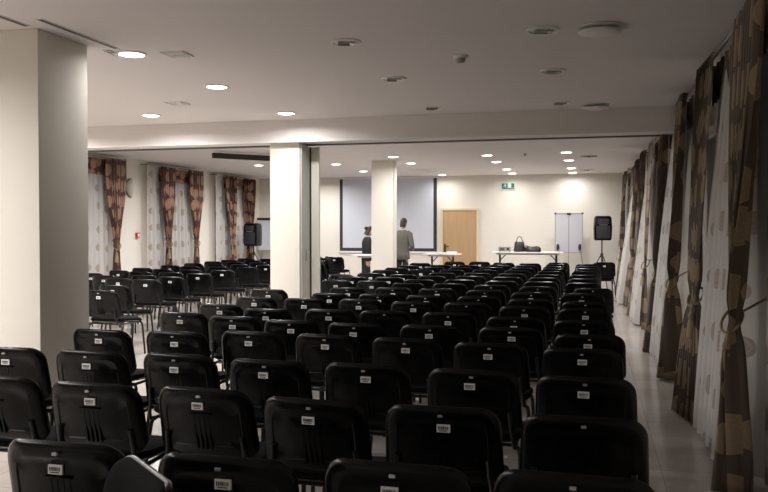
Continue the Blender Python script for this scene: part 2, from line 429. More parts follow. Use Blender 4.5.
# fire call point and sconces on the left wall
t = thing('fire_call_point', 'small red fire alarm call point on the sconce wall', 'fire alarm', (XL, 15.1, 1.42))
B().box(0, .05, -.055, .055, -.055, .055, .008).obj('housing', M['red'], t)
B().box(.05, .053, -.03, .03, -.03, .03).obj('press_glass', M['paper'], t, smooth=False)
def sconce(y, z, label):
    t = thing('wall_sconce', label, 'wall lamp', (XL, y, z), group='curved wall sconces')
    B().box(0, .02, -.05, .05, -.07, .07, .006).obj('backplate', M['grey'], t)
    rings = []; edge = []
    for i in range(13):
        a = i / 12; zz = .20 - .40 * a; wd = .095 * sin(pi * min(1, .06 + a * .94)) ** .8 + .006; dep = .02 + .12 * sin(pi * (.1 + .85 * a)); sh = .09 * (a - .5) ** 2 * 4
        rings.append([Vector((.02 + dep * cos(q) * .9, wd * sin(q) + sh, zz)) for q in [(-pi / 2) + pi * k / 10 for k in range(11)]])
        edge.append(rings[-1][0] + Vector((.01, 0, 0)))
    s_ = B().ring_surface(rings, closed=False).obj('shade', M['frosted'], t)
    sm = s_.modifiers.new('Solidify', 'SOLIDIFY'); sm.thickness = .006
    B().tube(edge, .010, 8).obj('metal_edge', M['darkmetal'], t)
sconce(14.75, 2.40, 'curved grey wall sconce beside the curtain nearest the camera')
sconce(17.95, 2.40, 'curved grey wall sconce between the middle and farthest left curtains')
sconce(20.95, 2.40, 'curved grey wall sconce between the farthest curtain and the corner')
# whiteboard standing in the corner
t = thing('whiteboard', 'white board with dark top rail behind the left loudspeaker', 'whiteboard', (-8.35, 21.3, 0))
B().box(-.85, .75, -.015, .015, .95, 1.80).obj('board', M['screen'], t, smooth=False)
B().box(-.88, .78, -.03, .03, 1.80, 1.87, .008).obj('top_rail', M['darkmetal'], t)
for s_ in (-1, 1): B().tube([(s_ * .7 - .05, 0, .95), (s_ * .7 - .05, 0, .02)], .018).obj('leg', M['grey'], t)
B().tube([(-.78, -.25, .02), (-.78, .2, .02)], .018).obj('foot', M['grey'], t); B().tube([(.68, -.25, .02), (.68, .2, .02)], .018).obj('foot', M['grey'], t)

# ------------------------------------------------------------------ curtains
def cloth(name, m, parent, f, nu, nv, thick=.004):
    """f(u, v) -> point; uv are metres of cloth"""
    bm = bmesh.new(); uvl = bm.loops.layers.uv.new('cloth'); g = []
    for j in range(nv + 1):
        g.append([bm.verts.new(f(i / nu, j / nv)[0]) for i in range(nu + 1)])
    for j in range(nv):
        for i in range(nu):
            fc = bm.faces.new((g[j][i], g[j][i + 1], g[j + 1][i + 1], g[j + 1][i])); fc.smooth = True
            for lp, (a, c) in zip(fc.loops, ((i, j), (i + 1, j), (i + 1, j + 1), (i, j + 1))):
                lp[uvl].uv = f(a / nu, c / nv)[1]
    me = bpy.data.meshes.new(name); bm.to_mesh(me); bm.free(); me.materials.append(m)
    o = bpy.data.objects.new(name, me); C.objects.link(o); o.parent = parent
    if thick:
        md = o.modifiers.new('Solidify', 'SOLIDIFY'); md.thickness = thick; md.offset = 0
    return o
def lerp(a, b, t): return a + (b - a) * t
def sst(a, b, x):
    x = min(1, max(0, (x - a) / (b - a))); return x * x * (3 - 2 * x)
def curtain_set(side, y0, y1, wn, wf, xw, zt, cm, labels, ties, seed, out=.0, ext=.45, wid_b=.42, tie_off=(0, 0), flare=.06, fold=1.9):
    """one window dressed: rod, two tied drapes, sheer. side=-1: cloth faces -x (window wall), +1: faces +x"""
    rr = random.Random(seed); s = side
    # rod with brackets
    t = thing('curtain_rod', labels[0], 'curtain rod', (xw, y0 - ext, zt + .02))
    L = y1 - y0 + ext
    B().tube([(0, -.05, 0), (0, L + .05, 0)], .012, 10).obj('rod', M['grey'], t)
    for yy in (.03, L - .02):
        B().tube([(0, yy, 0), (-s * .28, yy, 0)], .009, 8).obj('bracket', M['darkmetal'], t)
    for yy in (-.06, L + .06): B().ball((0, yy, 0), .025, seg=10).obj('finial', M['grey'], t)
    # drapes
    for q, (ya, yb, lab) in enumerate(((y0, y0 + wn, labels[1]), (y1 - wf, y1, labels[2]))):
        yc = (ya + yb) / 2 + tie_off[q]; wd = yb - ya; ph = rr.random() * 6; nf = max(5, int(wd * 11)); tz = ties
        tb = thing('drape', lab, 'curtain', (xw, (ya + yb) / 2, 0), group='brown patterned drapes')
        cy = (ya + yb) / 2
        def f(u, v, cy=cy, yc=yc, wd=wd, ph=ph, nf=nf, xw=xw, tz=tz):
            z = zt * (1 - v) + .015 * v
            if z > tz: k = sst(tz, zt - .25, z) ** .75; width = lerp(.16, wd, k); cc = lerp(yc, cy, k)
            else: k = sst(tz, tz - .5, z) if False else sst(0, .75, (tz - z)); width = lerp(.16, wid_b, k); cc = yc
            tight = math.exp(-((z - tz) / .10) ** 2)
            amp = lerp(.040, .08, 1 - sst(tz, zt - .3, z)) if z > tz else lerp(.08, .08 + flare, (tz - z) / tz)
            amp *= 1 - .45 * tight
            a = 2 * pi * nf * u + ph
            y = cc - xw * 0 + (u - .5) * width + .012 * sin(2 * a)
            x = s * (.055 + out * sst(zt, .9, z) if False else .055) + s * amp * (.55 + .45 * sin(1.7 * u + ph)) * sin(a + .5 * sin(z * 1.7 + ph))
            x += s * out * (1 - z / zt) ** .8
            return Vector((x, y - cy, z)), (u * wd * fold + ph, z)
        cloth('fabric', cm, tb, f, nf * 10, 44)
        # tie-back cord with tassel
        n = 20; ox = s * (.055 + out * (1 - tz / zt) ** .8)
        pts = [Vector((ox + .060 * cos(2 * pi * k / n), yc - cy + .086 * sin(2 * pi * k / n), tz - s * .05 * cos(2 * pi * k / n) + .05 * sin(2 * pi * k / n))) for k in range(n + 1)]
        tie = B().tube(pts, .009, 8); cx = ox + s * .03; near = -.088
        tie.tube([(cx, yc - cy + near, tz - .05), (cx + s * .012, yc - cy + near, tz - .13)], .009)
        tie.tube([(ox - s * .058, yc - cy + .01, tz + .05), (-s * .12, yc - cy + .04, tz + .16)], .008)
        tie = tie.obj('tie_cord', M['rope'], tb)
        B().lathe([(.004, 0), (.022, -.01), (.026, -.035), (.016, -.055), (.024, -.07), (.032, -.12), (.038, -.20), (.034, -.205), (.002, -.203)], (cx + s * .012, yc - cy + near, tz - .12), 14).obj('tassel', M['rope'], tie)
    # valance behind the drapes
    tb = thing('valance', labels[3], 'curtain', (xw - s * .035, (y0 + y1) / 2, 0), group='gathered valances')
    hw = (y1 - y0) / 2 - .05
    cloth('fabric', cm, tb, lambda u, v: (Vector((s * .012 * sin(u * hw * 60), (u - .5) * 2 * hw, zt - .02 - .30 * v)), (u * hw * 3, v * .3)), 120, 4)
    # sheer
    tb = thing('sheer_curtain', labels[4], 'curtain', (xw - s * .08, (y0 + y1) / 2, 0), group='sheer medallion curtains')
    cy = (y0 + y1) / 2; ya, yb = y0 - ext, y1 - .02; ph = rr.random() * 6
    def g(u, v):
        z = zt * (1 - v) + .03 * v; y = lerp(ya, yb, u)
        k = sst(y0 + wn * .55, y0 + wn * .55 + .35, y) * (1 - sst(y1 - wf * .6 - .3, y1 - wf * .55, y))
        x = -s * 0 + s * (.30 * out / .06 if out else .05) * k * sst(zt - .2, .25, z) if False else s * BUL * k * (1 - z / zt) ** .8
        a = y * 2 * pi / .17 + ph
        x += s * (.022 + .012 * sin(y * 5)) * sin(a + .3 * sin(z * 2))
        return Vector((x, y - cy, z)), (u * (yb - ya) * 1.2 + ph, z)
    cloth('fabric', M['sheer'], tb, g, int((yb - ya) * 60), 26, thick=0)
BUL = .24
wl = ['nearest the camera', 'second from the camera', 'third from the camera', 'fourth from the camera', 'closest to the far wall']
for k, (a, c) in enumerate(WIN_R):
    nm = wl[k]; BUL = (.24, .30, .36, .48, .36)[k]
    wn = .9 if k == 0 else .7 if k < 4 else .5
    curtain_set(-1, a, c, wn, .75 if k < 4 else .45, .96 if k < 4 else .86, 2.91, M['drapeR'], ['metal curtain rod over aisle-side window %s' % nm, 'brown medallion drape, near edge of the aisle-side window %s' % nm,
        'brown medallion drape, far edge of the aisle-side window %s' % nm, 'brown gathered valance over the aisle-side window %s' % nm, 'sheer white curtain over the aisle-side window %s' % nm],
        1.0, 40 + k, out=.10, tie_off=(0, -.05), wid_b=.5, flare=.09, fold=1.5)
BUL = .05
wl = ['nearest the camera', 'in the middle', 'nearest the corner']
for k, (a, c) in enumerate(WIN_L):
    nm = wl[k]
    curtain_set(1, a + .3, c, .62, .72, XL + .25, 2.91, M['drapeL'], ['curtain rod on the sconce wall, window %s' % nm, 'russet patterned drape on sconce wall, near edge of window %s' % nm,
        'russet patterned drape on sconce wall, far edge of window %s' % nm, 'russet valance on the sconce wall, window %s' % nm, 'sheer curtain on the sconce wall, window %s' % nm],
        1.22, 60 + k, out=.02, ext=.35, wid_b=.26, fold=3.4, flare=.02)

# ------------------------------------------------------------------ conference chair
# origin: floor under the rear top edge of the backrest; the sitter looks along +y
def rrect(hw, h0, h1, r_top, r_bot, n=6):
    """outline of a rounded rectangle in (x, z), counter-clockwise"""
    pts = []
    for cx, cz, r, a0 in ((hw - r_top, h1 - r_top, r_top, 0), (-hw + r_top, h1 - r_top, r_top, pi / 2), (-hw + r_bot, h0 + r_bot, r_bot, pi), (hw - r_bot, h0 + r_bot, r_bot, 1.5 * pi)):
        for k in range(n + 1):
            a = a0 + pi / 2 * k / n; pts.append((cx + r * cos(a), cz + r * sin(a)))
    return pts
BW, BZ0, BZ1 = .248, .485, .82
BC = (BZ0 + BZ1) / 2
def back_y(x, z):            # plan curve and recline of the backrest's rear face
    return .045 * (x / BW) ** 2 + (BZ1 - z) * .20 - .012
OUT = rrect(BW, BZ0, BZ1, .085, .06)
def shrink(k, d=0.0): return [(x * k, BC + (z - BC) * k) for x, z in OUT]
def back_ring(inset, dy):
    if inset <= .07: sx = (BW - inset) / BW; sz = ((BZ1 - BZ0) / 2 - inset) / ((BZ1 - BZ0) / 2)
    else: sx = (BW - .07) / BW * (1 - (inset - .07) / .10); sz = ((BZ1 - BZ0) / 2 - .07) / ((BZ1 - BZ0) / 2) * (1 - (inset - .07) / .10)
    r = []
    for x, z in OUT:
        X, Z = x * sx, BC + (z - BC) * sz
        X *= 1 - .05 * ((Z - BC) / .16) * .5
        r.append(Vector((X, back_y(X, Z) + dy, Z)))
    return r
def chair_parts(full):
    t = thing('conference_chair', 'x', 'chair')
    b = B()
    # rear shell, from inside outwards: recessed field, step, raised rim, rolled edge, then the front face behind the cushion
    prof = [(.168, .004), (.15, .004), (.12, .004), (.095, .004), (.062, .004), (.056, -.001), (.03, -.001), (.012, .002), (.003, .010), (0, .018), (.004, .028), (.012, .032), (.03, .031), (.168, .031)] if full else \
           [(.166, .002), (.12, .002), (.05, .002), (.014, .0), (.003, .010), (0, .018), (.005, .030), (.03, .031), (.168, .031)]
    b.ring_surface([back_ring(i, d) for i, d in prof])
    back = b.obj('backrest', M['black'], t)
    b = B(); b.ring_surface([back_ring(i, d) for i, d in ((.004, .027), (.007, .042), (.02, .056), (.05, .064), (.10, .067), (.168, .067))])
    b.obj('back_cushion', M['fabric'], t)
    # sticker
    zc = BZ1 - .088; y = back_y(0, zc)
    b = B(); b.mi = 0; b.box(-.028, .028, y + .0022, y + .012, zc - .016, zc + .016)
    b.mi = 1
    x = -.022
    rb = random.Random(5)
    while x < .018:
        wd = rb.choice((.0016, .0024, .0036)); b.box(x, x + wd, y + .0016, y + .0026, zc - .004, zc + .009); x += wd + rb.choice((.0016, .0024))
    b.box(-.018, .016, y + .0016, y + .0026, zc - .011, zc - .0075)
    st = b.obj('inventory_sticker', [M['paper'], M['ink']], back, smooth=False)
    if full:
        zc = BZ1 - .036; y = back_y(0, zc)
        B().box(-.010, .010, y - .003, y + .006, zc - .005, zc + .005, .002).obj('badge', M['badge'], back)
        b = B()   # ribbed cover of the fixing bracket
        z1 = BZ1 - .118
        b.box(-.055, .055, back_y(0, z1) - .004, back_y(0, z1) + .02, z1 - .006, z1, .002)
        for q in (-.036, -.012, .012, .036):
            zz0, zz1 = .53, z1 - .006
            rg = []
            for k in range(7):
                z = lerp(zz1, zz0, k / 6); yy = back_y(q, z) + (.004 if k in (0, 6) else .0022)
                rg.append([Vector((q - .007, yy + .01, z)), Vector((q - .005, yy, z)), Vector((q + .005, yy, z)), Vector((q + .007, yy + .01, z))])
            b.ring_surface(rg)
        b.obj('bracket_cover', M['black'], back)
    # seat: padded cushion over a plastic pan
    def seat_ring(inset, z, droop=0):
        out = rrect(.248 - inset, -.215 + inset, .225 - inset, .07 - inset * .3, .09 - inset * .3)
        return [Vector((x, yy + .325, z + .012 * (x / .248) ** 2 - .035 * sst(.05, .23, yy) - .02 * sst(0, -.22, yy) * 0)) for x, yy in out]
    b = B(); b.ring_surface([seat_ring(i, z) for i, z in ((.02, .428), (.004, .434), (0, .446), (.006, .464), (.025, .474), (.07, .477), (.20, .472))])
    seat = b.obj('seat', M['fabric'], t)
    if full:
        b = B(); b.ring_surface([seat_ring(i, z) for i, z in ((.20, .412), (.06, .414), (.02, .420), (-.002, .436), (.004, .440), (.03, .440))])
        b.obj('seat_pan', M['black'], seat)
    # frame: under-seat rails, back uprights and rear legs bend out of one tube
    b = B()
    for s_ in (-1, 1):
        b.tube([(s_ * .212, .515, .405), (s_ * .212, .13, .405)], .011, 8)
        b.tube([(s_ * .212, .14, .405), (s_ * .214, .085, .412), (s_ * .210, .070, .45), (s_ * .198, .067, .52), (s_ * .192, .052, .60)], .012, 8)
    b.tube([(-.212, .47, .403), (.212, .47, .403)], .010, 8); b.tube([(-.212, .17, .403), (.212, .17, .403)], .010, 8)
    b.obj('frame', M['tube'], t)
    for s_ in (-1, 1):
        B().tube([(s_ * .214, .50, .404), (s_ * .232, .515, .39), (s_ * .240, .52, .36), (s_ * .258, .545, .03), (s_ * .259, .546, .0)], .0125, 8).obj('leg', M['tube'], t)
        B().tube([(s_ * .214, .15, .404), (s_ * .232, .135, .39), (s_ * .240, .128, .36), (s_ * .258, .075, .03), (s_ * .259, .074, .0)], .0125, 8).obj('leg', M['tube'], t)
    return t
FULL = chair_parts(True); SIMPLE = chair_parts(False)
used_c = {True: False, False: False}
def chair(x, y, label, rz=0.0, group='rows of black conference chairs', full=None, sticker=True):
    full = (hypot(x, y) < 10.5) if full is None else full
    src = FULL if full else SIMPLE
    if not used_c[full]:
        used_c[full] = True; o = src; o.location = (x, y, 0); o.rotation_euler = (0, 0, rz); o['label'] = label; o['group'] = group
    else: o = dup(src, (x, y, 0), rz, label, group)
    if not sticker:
        for ch in o.children:
            for g in list(ch.children):
                if g.name.startswith('inventory_sticker'): bpy.data.objects.remove(g)
    else:
        for ch in o.children:
            for g in ch.children:
                if g.name.startswith('inventory_sticker'): g.location.x = R.uniform(-.012, .012); g.location.z = R.uniform(-.006, .006)
    return o
base = [2.42, 3.28, 4.17, 5.20, 5.98, 6.90, 7.88, 8.70, 9.62, 10.50, 11.42, 12.34, 13.25, 14.18, 15.10, 16.05, 16.98, 17.90]
cols = {
    0: [(-.05, 2.46), (-.02, 3.22), (-.02, 4.08), (-.10, 5.05), (.0, 5.73), (-.05, 6.60), (-.04, 7.61), (-.04, 8.30), (-.08, 9.30), (.04, 10.2), (-.09, 11.2), (-.08, 12.2), (-.09, 13.2), (-.07, 14.4), (-.04, 15.3), (-.04, 16.3), (-.05, 17.25)],
    1: [(-.59, 2.44), (-.59, 3.26), (-.59, 4.14), (-.68, 5.15), (-.57, 5.99), (-.60, 6.72), (-.60, 7.65), (-.60, 8.45), (-.65, 9.35), (-.64, 10.34), (-.66, 11.35), (-.70, 12.31), (-.66, 13.2), (-.66, 14.12), (-.64, 15.1), (-.66, 16.0), (-.66, 17.0), (-.68, 17.8)],
    2: [(-1.12, 2.37), (-1.16, 3.26), (-1.18, 4.18), (-1.23, 5.23), (-1.17, 5.97), (-1.27, 6.92), (-1.18, 7.89), (-1.16, 8.62), (-1.21, 9.55), (-1.28, 10.46), (-1.21, 11.33), (-1.22, 12.31), (-1.25, 13.3), (-1.33, 14.3), (-1.31, 15.3), (-1.27, 16.3), (-1.27, 17.3)],
    3: [(-1.76, 2.39), (-1.73, 3.36), (-1.75, 4.17), (-1.78, 5.27), (-1.76, 5.95), (-1.78, 6.93), (-1.70, 7.87), (-1.75, 8.66), (-1.83, 9.67), (-1.82, 10.6), (-1.84, 11.5), (-1.81, 12.43), (-1.84, 13.31), (-1.86, 14.34), (-1.9, 15.4), (-1.8, 16.4), (-1.88, 17.5)],
    4: [(-2.27, 3.34), (-2.39, 4.24), (-2.37, 5.29), (-2.32, 6.02), (-2.29, 6.93), (-2.32, 8.01), (-2.30, 8.69), (-2.38, 9.71), (-2.38, 10.55), (-2.40, 11.37), (-2.42, 12.3), (-2.40, 13.2), (-2.45, 14.2), (-2.42, 15.2), (-2.45, 16.2), (-2.44, 17.9)],
    5: [(-2.85, 3.38), (-2.93, 4.22), (-2.87, 5.16), (-2.89, 6.17), (-2.87, 6.83), (-2.95, 7.97), (-2.86, 8.68), (-2.93, 9.57), (-3.02, 10.88), (-3.08, 11.83), (-2.90, 12.6), (-2.95, 14.1), (-2.92, 15.1), (-2.95, 16.1), (-2.95, 17.8)],
    6: [(-3.56, 4.22), (-3.46, 5.13), (-3.47, 6.36), (-3.63, 7.15), (-3.53, 8.01), (-3.78, 9.05), (-3.47, 10.85), (-3.60, 11.8), (-3.60, 12.87), (-3.60, 13.8), (-3.66, 14.73), (-3.62, 15.7), (-3.55, 16.9)],
}
cname = ['beside the window aisle', 'second from the window aisle', 'third from the window aisle', 'fourth from the window aisle', 'fifth from the window aisle', 'sixth from the window aisle', 'seventh from the window aisle']
nostick = {(0, 1), (3, 5), (2, 6), (1, 7)}
for j, lst in cols.items():
    for i, (x, y) in enumerate(lst):
        rz = R.gauss(0, .025) if j < 6 else R.gauss(0, .05)
        xn = -.02 - .575 * j - (.05 if y > 8.9 else 0); x = xn + max(-.025, min(.025, x - xn)) if (j, i) not in ((0, 9), (6, 5)) else x
        chair(x, y - .045, 'black conference chair, column %s, %s counting from the camera' % (cname[j], ordinal(i)), rz, sticker=(j, i) not in nostick)
left = {
    0: [(-5.66, 8.35), (-6.05, 9.22), (-6.24, 10.33), (-6.24, 11.03), (-6.25, 11.97), (-6.35, 13.06), (-6.40, 14.21), (-6.42, 15.2), (-6.45, 16.2), (-6.5, 17.2), (-6.5, 18.2), (-6.5, 19.1), (-6.5, 20.0)],
    1: [(-6.80, 10.5), (-6.86, 11.3), (-6.90, 12.2), (-6.98, 13.05), (-7.0, 14.2), (-7.0, 15.2), (-7.02, 16.2), (-7.05, 17.2), (-7.1, 18.2), (-7.1, 19.2), (-7.1, 20.1)],
    2: [(-7.42, 11.07), (-7.48, 12.2), (-7.57, 13.1), (-7.60, 14.2), (-7.62, 15.3), (-7.62, 16.3), (-7.65, 17.3), (-7.68, 18.3), (-7.7, 19.25), (-7.7, 20.1)],
    3: [(-8.02, 11.6), (-8.08, 12.5), (-8.16, 13.4), (-8.20, 14.5), (-8.22, 15.5), (-8.25, 16.5), (-8.28, 17.4), (-8.3, 18.4)],
}
lname = ['farthest from the sconce wall', 'third from the sconce wall', 'second from the sconce wall', 'nearest the sconce wall']
for j, lst in left.items():
    for i, (x, y) in enumerate(lst):
        chair(x, y, 'black conference chair, left block, column %s, %s counting from the camera' % (lname[j], ordinal(i)), R.gauss(-.06, .06), group='black chairs in the sconce wall block', sticker=(j, i) not in {(0, 6), (1, 3)})
STX, STY = -4.86, 13.7
# stray chairs
n = Vector((-.57, -.66))
chair(-1.285, 2.20, 'black chair turned towards the camera, nearest one, showing its fabric front', atan2(-n.x, n.y), 'stray turned chairs', True)
for k in range(4):
    a = -1.25; q = Vector((sin(-a), cos(a))) * .072 * k
    chair(STX + q.x, STY + q.y, 'black chair in the sideways stack beyond the partition, %s from the bottom' % ordinal(k), a, 'stacked chairs', False, sticker=False).location.z = .08 * k
chair(.31, 18.2, 'black chair set apart by the last window curtain near the loudspeaker stand', .12, 'stray turned chairs', False)

# ------------------------------------------------------------------ stage-end furniture
def speaker(x, y, z, rz, label):
    t = thing('loudspeaker', label, 'loudspeaker', (x, y, z), rz, 'loudspeakers on tripods')
    b = B(); rings = []
    for zz, wf, wb, df in ((0, .17, .12, .14), (.01, .19, .13, .155), (.05, .205, .14, .165), (.30, .215, .15, .17), (.54, .20, .14, .165), (.585, .18, .12, .15), (.60, .15, .10, .13)):
        rings.append([Vector((-wf, -df, zz)), Vector((-wf * .6, -df - .02, zz)), Vector((wf * .6, -df - .02, zz)), Vector((wf, -df, zz)), Vector((wf * .98, 0, zz)), Vector((wb, .17, zz)), Vector((-wb, .17, zz)), Vector((-wf * .98, 0, zz))])
    b.ring_surface(rings); cab = b.obj('cabinet', M['black'], t)
    b = B(); b.box(-.165, .165, -.196, -.185, .05, .36, .01); b.obj('woofer_grille', M['ink'], t)
    b = B(); b.box(-.13, .13, -.196, -.18, .40, .54, .02); b.obj('horn', mat('horn_grey', (.045, .045, .048, 1), .4), t)
    B().box(-.10, .10, -.198, -.185, .375, .385).obj('badge', M['badge'], t, smooth=False)
    return t
def stand(x, y, z, label):
    t = thing('speaker_stand', label, 'speaker stand', (x, y, 0), 0.3, 'tripod speaker stands')
    B().tube([(0, 0, .45), (0, 0, z)], .018).obj('pole', M['darkmetal'], t)
    b = B(); b.lathe([(.018, .85), (.035, .85), (.035, .95), (.018, .95)], n=14); b.lathe([(.018, .48), (.03, .48), (.03, .53), (.018, .53)], n=14); b.obj('collar', M['darkmetal'], t)
    for k in range(3):
        a = 2 * pi * k / 3 + .5; c_, s_ = cos(a), sin(a)
        l = B().tube([(.03 * c_, .03 * s_, .90), (.50 * c_, .50 * s_, .02)], .012).obj('leg', M['darkmetal'], t)
        B().ball((.50 * c_, .50 * s_, .02), .02, seg=8).obj('rubber_foot', M['ink'], l)
        B().tube([(.03 * c_, .03 * s_, .51), (.24 * c_, .24 * s_, .51)], .008).obj('brace', M['darkmetal'], t)
speaker(.285, 20.4, 1.27, .15, 'black loudspeaker on a tripod beside the flip chart'); stand(.285, 20.4, 1.27, 'black tripod stand under the loudspeaker beside the flip chart')
speaker(-8.60, 19.6, 1.10, -.2, 'black loudspeaker in front of the corner curtain and white board'); stand(-8.60, 19.6, 1.10, 'black tripod stand under the corner loudspeaker')
# flip chart
t = thing('flip_chart', 'grey-white flip chart easel standing before the far wall', 'flip chart', (-.52, 20.8, 0))
B().box(-.33, .33, -.012, .012, .96, 1.93, .004).obj('board', M['lilac'], t)
b = B(); b.box(-.345, -.33, -.016, .016, .95, 1.95).box(.33, .345, -.016, .016, .95, 1.95).box(-.345, .345, -.016, .016, .945, .96).box(-.345, .345, -.016, .016, 1.93, 1.95); b.obj('frame', M['grey'], t, smooth=False)
B().box(-.05, .05, -.035, .0, 1.91, 1.955, .006).obj('clamp', M['darkmetal'], t)
for s_ in (-1, 1):
    B().box(s_ * .335 - .025, s_ * .335 + .025, -.03, .02, 1.925, 1.965, .006).obj('corner_cap', M['darkmetal'], t)
    B().ball((s_ * .27, -.04, 1.09), .05, sx=.75, sy=.5, sz=1.7, seg=12).obj('leg_knob', M['ink'], t)
    B().tube([(s_ * .28, -.02, 1.08), (s_ * .44, -.10, 0)], .012).obj('leg', M['grey'], t)
B().tube([(0, -.014, 1.93), (0, -.016, .96), (0, .03, .5), (0, .12, 0)], .007).obj('centre_post', M['grey'], t)
# tables
def folding_table(x0, x1, y, z, label, rz=0, top='white', dep=.35):
    t = thing('folding_table', label, 'table', ((x0 + x1) / 2, y, 0), rz, 'white-topped tables'); h = (x1 - x0) / 2
    B().box(-h, h, -dep, dep, z - .028, z, .006).obj('tabletop', M[top], t)
    B().box(-h + .12, h - .12, -dep + .08, dep - .08, z - .07, z - .03).obj('apron', M['greypanel'], t, smooth=False)
    for s_ in (-1, 1):
        b = B(); xx = s_ * (h - .18)
        b.tube([(xx, 0, z - .04), (xx, 0, .03)], .026); b.tube([(xx, -dep + .05, .02), (xx, dep - .05, .02)], .02)
        b.tube([(xx, -dep + .08, z - .04), (xx, dep - .08, z - .04)], .016); b.tube([(xx, 0, z - .22), (xx - s_ * .18, 0, z - .04)], .013)
        b.obj('leg', M['darkmetal'], t)
    return t
folding_table(-2.36, -.62, 20.1, .985, 'white table with black legs between oak door and flip chart')
folding_table(-5.36, -4.5, 18.1, .95, 'white table by the woman in black, mostly behind the far pillar', dep=.3)
folding_table(-4.05, -3.15, 19.9, .93, 'white paper-covered table in front of the man in tweed jacket', dep=.3)
# things on the tables
t = thing('projector', 'small grey projector box on the white table near the oak door', 'projector', (-2.05, 20.0, .985), .05)
B().box(-.15, .15, -.11, .11, .012, .13, .012).obj('body', mat('warm_grey_plastic', (.32, .30, .27, 1), .5), t)
b = B(); b.box(-.12, .0, -.114, -.11, .03, .10); b.obj('grille', M['track'], t, smooth=False)
b = B(); b.lathe([(.001, 0), (.034, 0), (.034, .02), (.026, .022), (.001, .015)], (0, 0, 0), 16); o = b.obj('lens', M['ink'], t); o.location = (.08, -.105, .07); o.rotation_euler = (pi / 2, 0, 0)
b = B()
for q in ((-.12, -.08), (.12, -.08), (-.12, .08), (.12, .08)): b.lathe([(.012, 0), (.012, .014)], (q[0], q[1], 0), 10)
b.obj('feet', M['ink'], t)
t = thing('handbag', 'black handbag with upright handles on the white table', 'bag', (-1.69, 20.0, .985), .1)
rings = []
for zz, a, c_ in ((0, .13, .06), (.02, .145, .075), (.15, .13, .065), (.24, .115, .035), (.25, .11, .02)):
    rings.append([Vector((a * cos(k * pi / 8) * (1 if abs(cos(k * pi / 8)) < .9 else .97), c_ * sin(k * pi / 8), zz)) for k in range(16)])
B().ring_surface(rings).obj('bag_body', M['leather'], t)
for s_ in (-1, 1): B().tube([(.07 * cos(pi * k / 10) , s_ * .02, .24 + .14 * sin(pi * k / 10)) for k in range(11)], .009).obj('handle', M['leather'], t)
t = thing('laptop_bag', 'flat slumped black bag lying beside the handbag', 'bag', (-1.36, 20.0, .985), -.05)
rings = []
for zz, a, c_ in ((0, .19, .12), (.03, .20, .13), (.09, .185, .11), (.12, .15, .08), (.13, .08, .04)):
    rings.append([Vector((a * cos(k * pi / 10) + .02 * zz, c_ * sin(k * pi / 10), zz * (1 + .12 * cos(k * pi / 5)))) for k in range(20)])
B().ring_surface(rings).obj('bag_body', M['leather'], t)
B().tube([(-.10, -.05, .12), (-.17, -.02, .16), (-.20, .02, .10), (-.19, .05, .03)], .012).obj('strap', M['leather'], t)
tag(B().tube([(-.62, 20.0, .992), (-.75, 19.95, .992), (-.9, 20.02, .992), (-1.05, 19.98, .992)], .006).obj('cable', M['white']), 'thin white cable lying along the table end by the flip chart', 'cable')
for k, (x, y, rz) in enumerate(((-3.9, 19.82, .2), (-3.62, 19.75, -.3), (-3.35, 19.85, .1))):
    o = B().box(-.12, .12, -.16, .16, 0, .012 + .02 * k, .002).obj('paper_stack', M['paper'])
    o.location = (x, y, .93); o.rotation_euler = (0, 0, rz); tag(o, ['thin white paper pile beside the man in tweed jacket', 'middle white paper pile on the table right of the tweed jacket', 'thickest white paper pile on the table nearest the oak door'][k], 'paper', 'paper piles on the table')

# ------------------------------------------------------------------ people
def skin_mesh(name, m, parent, chains, root=0, sub=2):
    """chains: list of [(point, radius), ...]; a chain's first point may be ('ref', chain, index)"""
    vs, es, rs, idx = [], [], [], {}
    for ci, ch in enumerate(chains):
        prev = None
        for pi_, it in enumerate(ch):
            if isinstance(it[0], str): cur = idx[(it[1], it[2])]
            else:
                cur = len(vs); vs.append(it[0]); rs.append(it[1])
            idx[(ci, pi_)] = cur
            if prev is not None: es.append((prev, cur))
            prev = cur
    me = bpy.data.meshes.new(name); me.from_pydata(vs, es, []); me.materials.append(m)
    o = bpy.data.objects.new(name, me); C.objects.link(o); o.parent = parent
    md = o.modifiers.new('Skin', 'SKIN'); md.use_smooth_shade = True
    for k, v in enumerate(me.skin_vertices[0].data):
        r_ = rs[k]; v.radius = r_ if isinstance(r_, tuple) else (r_, r_); v.use_root = (k == root)
    sd = o.modifiers.new('Subsurf', 'SUBSURF'); sd.levels = sub; sd.render_levels = sub
    return o
def hand(chains, wrist_ref, w, fdir, side, palm_n):
    """palm then five finger chains leaving it; w wrist point, fdir finger direction, side: thumb side vector, palm_n: bend direction"""
    ci = len(chains)
    pc = w + fdir * .045; kn = w + fdir * .085
    chains.append([wrist_ref, (pc, (.036, .016)), (kn, (.038, .014))])
    for k, (off, ln) in enumerate(((.030, .070), (.010, .080), (-.010, .075), (-.030, .058))):
        b0 = kn + side * off
        chains.append([('ref', ci, 2), (b0 + fdir * .01, .010), (b0 + fdir * (ln * .5) + palm_n * .008, .0095), (b0 + fdir * ln + palm_n * .028, .008)])
    chains.append([('ref', ci, 1), (pc + side * .038 + fdir * .008, .012), (pc + side * .055 + fdir * .035 + palm_n * .012, .010), (pc + side * .052 + fdir * .06 + palm_n * .024, .008)])
V = Vector
